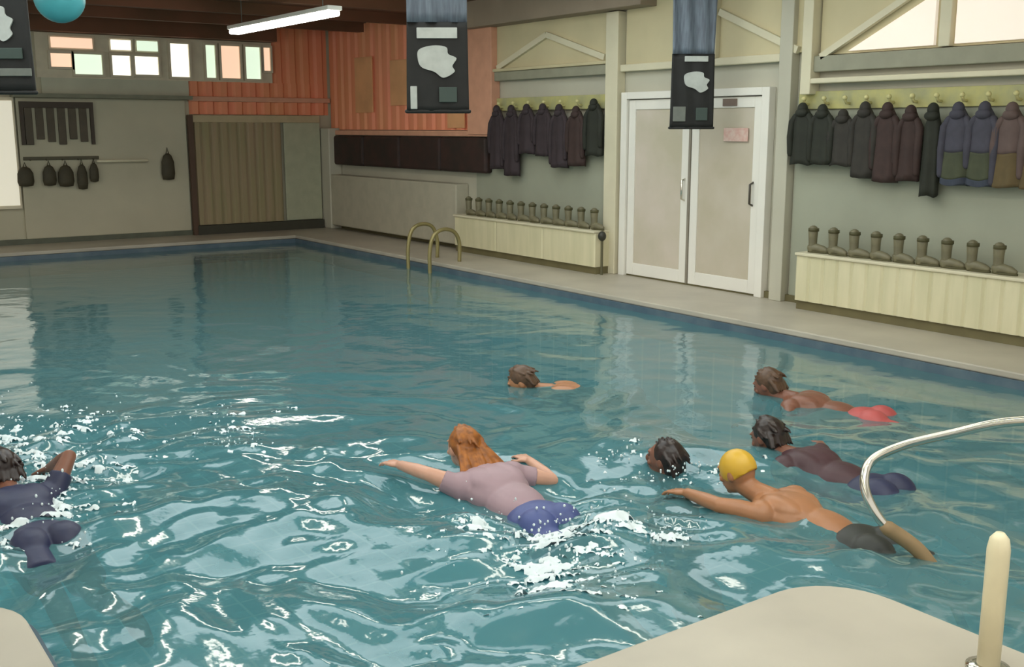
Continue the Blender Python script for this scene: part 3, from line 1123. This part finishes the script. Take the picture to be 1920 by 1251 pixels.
    if cap:
        bc = nb()
        ell(bc, hc + Hm @ Vector((0, -.006, .014)), (.084, .102, .100), hr, 28)
        n = Hm @ Vector((0, .45, 1)).normalized()
        p = hc + Hm @ Vector((0, -.02, -.035))
        bmesh.ops.bisect_plane(bc, geom=bc.verts[:] + bc.edges[:] + bc.faces[:], plane_co=p, plane_no=-n, clear_outer=True)
        co = obj('swim_cap', bc, cap, t, smooth=True)
        sd_ = co.modifiers.new('solid', 'SOLIDIFY')
        sd_.thickness = .003
    if hair_m:
        bh = nb()
        rnd = random.Random(int(abs(loc[0]) * 100))
        ell(bh, hc + Hm @ Vector((0, -.022, .022)), (.086, .098, .094), hr, 20)
        ell(bh, hc + Hm @ Vector((0, -.055, -.03)), (.074, .058, .075), hr, 16)
        ln = .10 if hair == 'short' else .24
        for k in range(26):
            a = -1.25 + 2.5 * k / 25
            st = hc + Hm @ Vector((.075 * math.sin(a), -.055 - .028 * math.cos(a), .02))
            dd = Hm @ Vector((.25 * math.sin(a) + rnd.uniform(-.15, .15), -.35, -1)).normalized()
            if hair != 'short':
                dd = (dd * .5 + Vector((math.sin(a) * .3 + rnd.uniform(-.15, .15), -.8, -.35))).normalized()
            L_ = ln * rnd.uniform(.7, 1.05)
            tube(bh, [st, st + dd * L_ * .4 + Hm @ Vector((0, -.006, 0)), st + dd * L_ * .75, st + dd * L_], [.014, .013, .010, .005], 7)
        for k in range(30):
            a = rnd.uniform(-math.pi, math.pi)
            e_ = rnd.uniform(.1, 1.4)
            st = hc + Hm @ Vector((.078 * math.sin(a) * math.cos(e_), -.02 - .085 * math.cos(a) * math.cos(e_), .022 + .088 * math.sin(e_)))
            dd = Hm @ Vector((math.sin(a) * .3, -.55, -.5)).normalized()
            tube(bh, [st - dd * .02, st + dd * .02, st + dd * .06], [.008, .012, .006], 6)
        shell('hair', bh, hair_m, .0055, 1)
    return t


Z0 = WL
SK_fair = skin_mat('fair_skin', (206, 156, 132))
SK_tan = skin_mat('tan_skin', (168, 116, 80))
SK_pale = skin_mat('pale_skin', (216, 184, 170))
SK_brown = skin_mat('brown_skin', (128, 84, 66))
H_aub = mat('auburn_hair', (168, 100, 34), rough=.45, rgb2=(120, 68, 24), scale=30)
H_dk = mat('dark_wet_hair', (44, 30, 26), rough=.3, var=.3, scale=30)
H_br = mat('brown_hair', (92, 66, 46), rough=.4, var=.3, scale=30)
F_blue = mat('blue_swim_cloth', (72, 84, 138), rough=.5, var=.15, scale=5)
F_mauve = mat('mauve_swim_cloth', (166, 138, 146), rough=.5, var=.12, scale=5)
F_navy = mat('navy_swim_cloth', (40, 44, 76), rough=.5, var=.2)
F_red = mat('red_swim_cloth', (186, 86, 84), rough=.5, var=.15)
F_dark = mat('dark_swim_cloth', (44, 46, 42), rough=.5, var=.2)
F_maroon = mat('maroon_swim_cloth', (74, 46, 52), rough=.5, var=.2)
F_yel = mat('yellow_cap', (214, 170, 52), rough=.35, var=.1)
HDG = R(4)

# central swimmer: auburn hair, mauve top, blue shorts, one arm reaching forward
swimmer('person with wet auburn hair, mauve top and blue shorts swimming in mid pool', (3.05, 3.98, Z0 - .03), R(0), SK_fair, pitch=R(7),
        arms={-1: ((-.30, .62, .05), (-.34, .84, .02), (-.1, 1, -.2), (0, 0, 1)), 1: ((.36, .40, -.03), (.40, .66, -.03), (.1, 1, -.1), (0, 0, 1))},
        head_up=R(-8), hair='long', hair_m=H_aub, shorts=F_blue, top=F_mauve)
# yellow cap
swimmer('person in a yellow swim cap and dark shorts swimming beside the handrail', (4.12, 2.86, Z0 - .045), R(9), SK_tan, pitch=R(7),
        arms={-1: ((-.30, .66, .02), (-.22, .90, -.03), (.15, 1, -.3), (0, 0, 1)), 1: ((.34, .30, -.10), (.32, .06, -.14), (0, -1, 0), (0, 0, 1))},
        legs={-1: ((-.12, -.42, -.02), (-.12, -.80, .0), (-.13, -.99, .0)), 1: ((.12, -.40, -.06), (.14, -.80, -.02), (.15, -.98, -.04))},
        head_up=R(-15), cap=F_yel, shorts=F_dark, long_shorts=.4)
# navy shorts
swimmer('person with dark hair, maroon top and navy shorts swimming just behind the yellow cap', (4.80, 3.30, Z0 - .035), R(3), SK_brown, pitch=R(2),
        arms={-1: ((-.32, .36, -.05), (-.34, .62, -.08), (0, 1, -.3), (0, 0, 1)), 1: ((.34, .62, .0), (.30, .86, -.05), (-.1, 1, -.3), (0, 0, 1))},
        head_up=R(-20), hair='short', hair_m=H_dk, shorts=F_navy, top=F_maroon)
# red shorts
swimmer('person with brown hair and red shorts swimming nearest the dark pool edge', (5.98, 4.22, Z0 - .04), R(14), SK_brown, pitch=R(2),
        arms={-1: ((-.34, .42, -.05), (-.36, .68, -.10), (0, 1, -.3), (0, 0, 1)), 1: ((.34, .30, -.10), (.32, .06, -.14), (0, -1, 0), (0, 0, 1))},
        head_up=R(-22), hair='short', hair_m=H_br, shorts=F_red)
# treading water, dark hair, arms spread
swimmer('dark-haired person with only the head above water, in foam left of the yellow cap', (4.16, 3.98, Z0 - .71), R(22), SK_brown, pitch=R(70),
        arms={-1: ((-.40, .44, .06), (-.58, .40, .16), (-1, 0, .3), (0, 1, 0)), 1: ((.40, .44, .06), (.58, .40, .16), (1, 0, .3), (0, 1, 0))},
        legs={-1: ((-.14, -.40, .10), (-.16, -.70, -.12), (-.17, -.86, -.06)), 1: ((.12, -.42, .02), (.14, -.66, -.26), (.15, -.84, -.22))},
        head_up=R(5), hair='short', hair_m=H_dk, shorts=F_dark, top=F_dark)
# faint far swimmer
swimmer('person floating low in the water, only tanned back and arm showing, farthest away', (5.12, 5.72, Z0 - .085), R(48), SK_tan, pitch=R(2),
        arms={-1: ((-.34, .55, -.01), (-.40, .80, .03), (-.1, 1, .0), (0, 0, 1)), 1: ((.34, .30, -.10), (.32, .06, -.14), (0, -1, 0), (0, 0, 1))},
        legs={-1: ((-.10, -.40, -.22), (-.10, -.74, -.42), (-.11, -.90, -.52)), 1: ((.10, -.38, -.26), (.10, -.70, -.50), (.11, -.84, -.60))},
        head_up=R(-30), hair='short', hair_m=H_br, shorts=F_dark)
# left-hand swimmer in the spray
swimmer('person in navy swimwear splashing through spray at the left edge', (.98, 5.15, Z0 - .03), R(3), SK_brown, pitch=R(4),
        arms={-1: ((-.34, .42, -.05), (-.36, .68, -.10), (0, 1, -.3), (0, 0, 1)), 1: ((.30, .60, .16), (.26, .84, .02), (-.1, 1, -.5), (0, 0, 1))},
        head_up=R(-20), hair='short', hair_m=H_dk, shorts=F_navy, top=F_navy)

# ------------------------------------------------------------------ foam, spray and modelled window glints
M_foam_glint = bpy.data.materials.new('white_foam_and_glint')
M_foam_glint.use_nodes = True
_b = M_foam_glint.node_tree.nodes['Principled BSDF']
_b.inputs['Base Color'].default_value = (.72, .80, .82, 1)
_b.inputs['Roughness'].default_value = .25
_b.inputs['Subsurface Weight'].default_value = 0


def foam(name, lab, patches, seed):
    """lacy wet crests standing on the ripples, plus thrown drops; also shapes window glints"""
    rnd = random.Random(seed)
    bm = nb()
    st = .011
    ca, sa = math.cos(R(-35.6)), math.sin(R(-35.6))
    for (x, y, rx, ry, n, hgt) in patches:
        nx_, ny_ = int(rx * 5.2 / st), int(ry * 5.2 / st)
        gx, gy = np.meshgrid((np.arange(nx_) - nx_ / 2) * st, (np.arange(ny_) - ny_ / 2) * st)
        X = x + gx * ca - gy * sa
        Y = y + gx * sa + gy * ca
        W = water_z(X, Y)
        V = {}
        for j in range(ny_):
            for i in range(nx_):
                u, v = gx[j, i], gy[j, i]
                fall = math.exp(-(u * u / (2 * rx * rx) + v * v / (2 * ry * ry)))
                q = noise.noise(Vector((u * 9 + seed, v * 17 + x * 7, .3))) + .55 * noise.noise(Vector((u * 24, v * 40 + seed, 2.0))) + .3 * noise.noise(Vector((u * 60, v * 80, seed)))
                e = q - (.62 - .62 * fall * min(1.2, n / 40))
                if e > -.12:
                    V[(j, i)] = bm.verts.new((X[j, i], Y[j, i], W[j, i] + max(-.006, min(e, .55) * .045)))
        for (j, i) in list(V):
            c = [V.get((j, i)), V.get((j, i + 1)), V.get((j + 1, i + 1)), V.get((j + 1, i))]
            if all(c):
                bm.faces.new(c)
        for _ in range(int(n * 1.1)):
            r = rnd.uniform(.002, .007)
            px, py = x + rnd.gauss(0, rx), y + rnd.gauss(0, ry)
            ell(bm, (px, py, WL + abs(rnd.gauss(.02, hgt))), (r, r, r * rnd.uniform(1, 1.6)), None, 6)
    loose = [v for v in bm.verts if not v.link_faces]
    bmesh.ops.delete(bm, geom=loose, context='VERTS')
    o = obj(name, bm, M_foam_glint, smooth=True)
    return tag(o, lab, 'splash', kind='stuff')


foam('foam_or_glints', 'white foam and spray kicked up behind the blue shorts in mid pool',
     [(2.92, 3.72, .16, .13, 60, .05), (3.12, 3.62, .18, .10, 50, .05), (2.70, 3.45, .22, .12, 60, .03), (2.66, 3.95, .10, .12, 34, .05), (3.30, 3.42, .12, .08, 26, .03),
      (2.55, 3.2, .25, .10, 26, .01)], 3)
foam('foam_or_glints', 'white spray round the left-edge swimmer, farther flecks standing for window reflections',
     [(1.12, 5.85, .16, .16, 60, .08), (1.02, 5.35, .16, .20, 50, .07), (1.30, 6.2, .22, .20, 40, .10), (1.1, 6.9, .22, .25, 36, .12), (1.6, 6.9, .20, .20, 26, .08)], 5)  # real spray near the swimmer; farther patches model reflected window sparkle
foam('foam_or_glints', 'thin white foam lines round the person treading water',
     [(3.98, 4.45, .16, .05, 26, .01), (4.22, 4.52, .14, .04, 20, .01), (3.98, 4.05, .18, .04, 30, .01), (4.3, 3.95, .12, .04, 18, .01)], 8)
foam('foam_or_glints', 'small burst of pale spray on the water below the far windows',
     [(2.42, 6.45, .14, .18, 22, .03), (2.28, 6.0, .10, .12, 14, .02)], 11)  # reflected window glints modelled as pale raised flecks
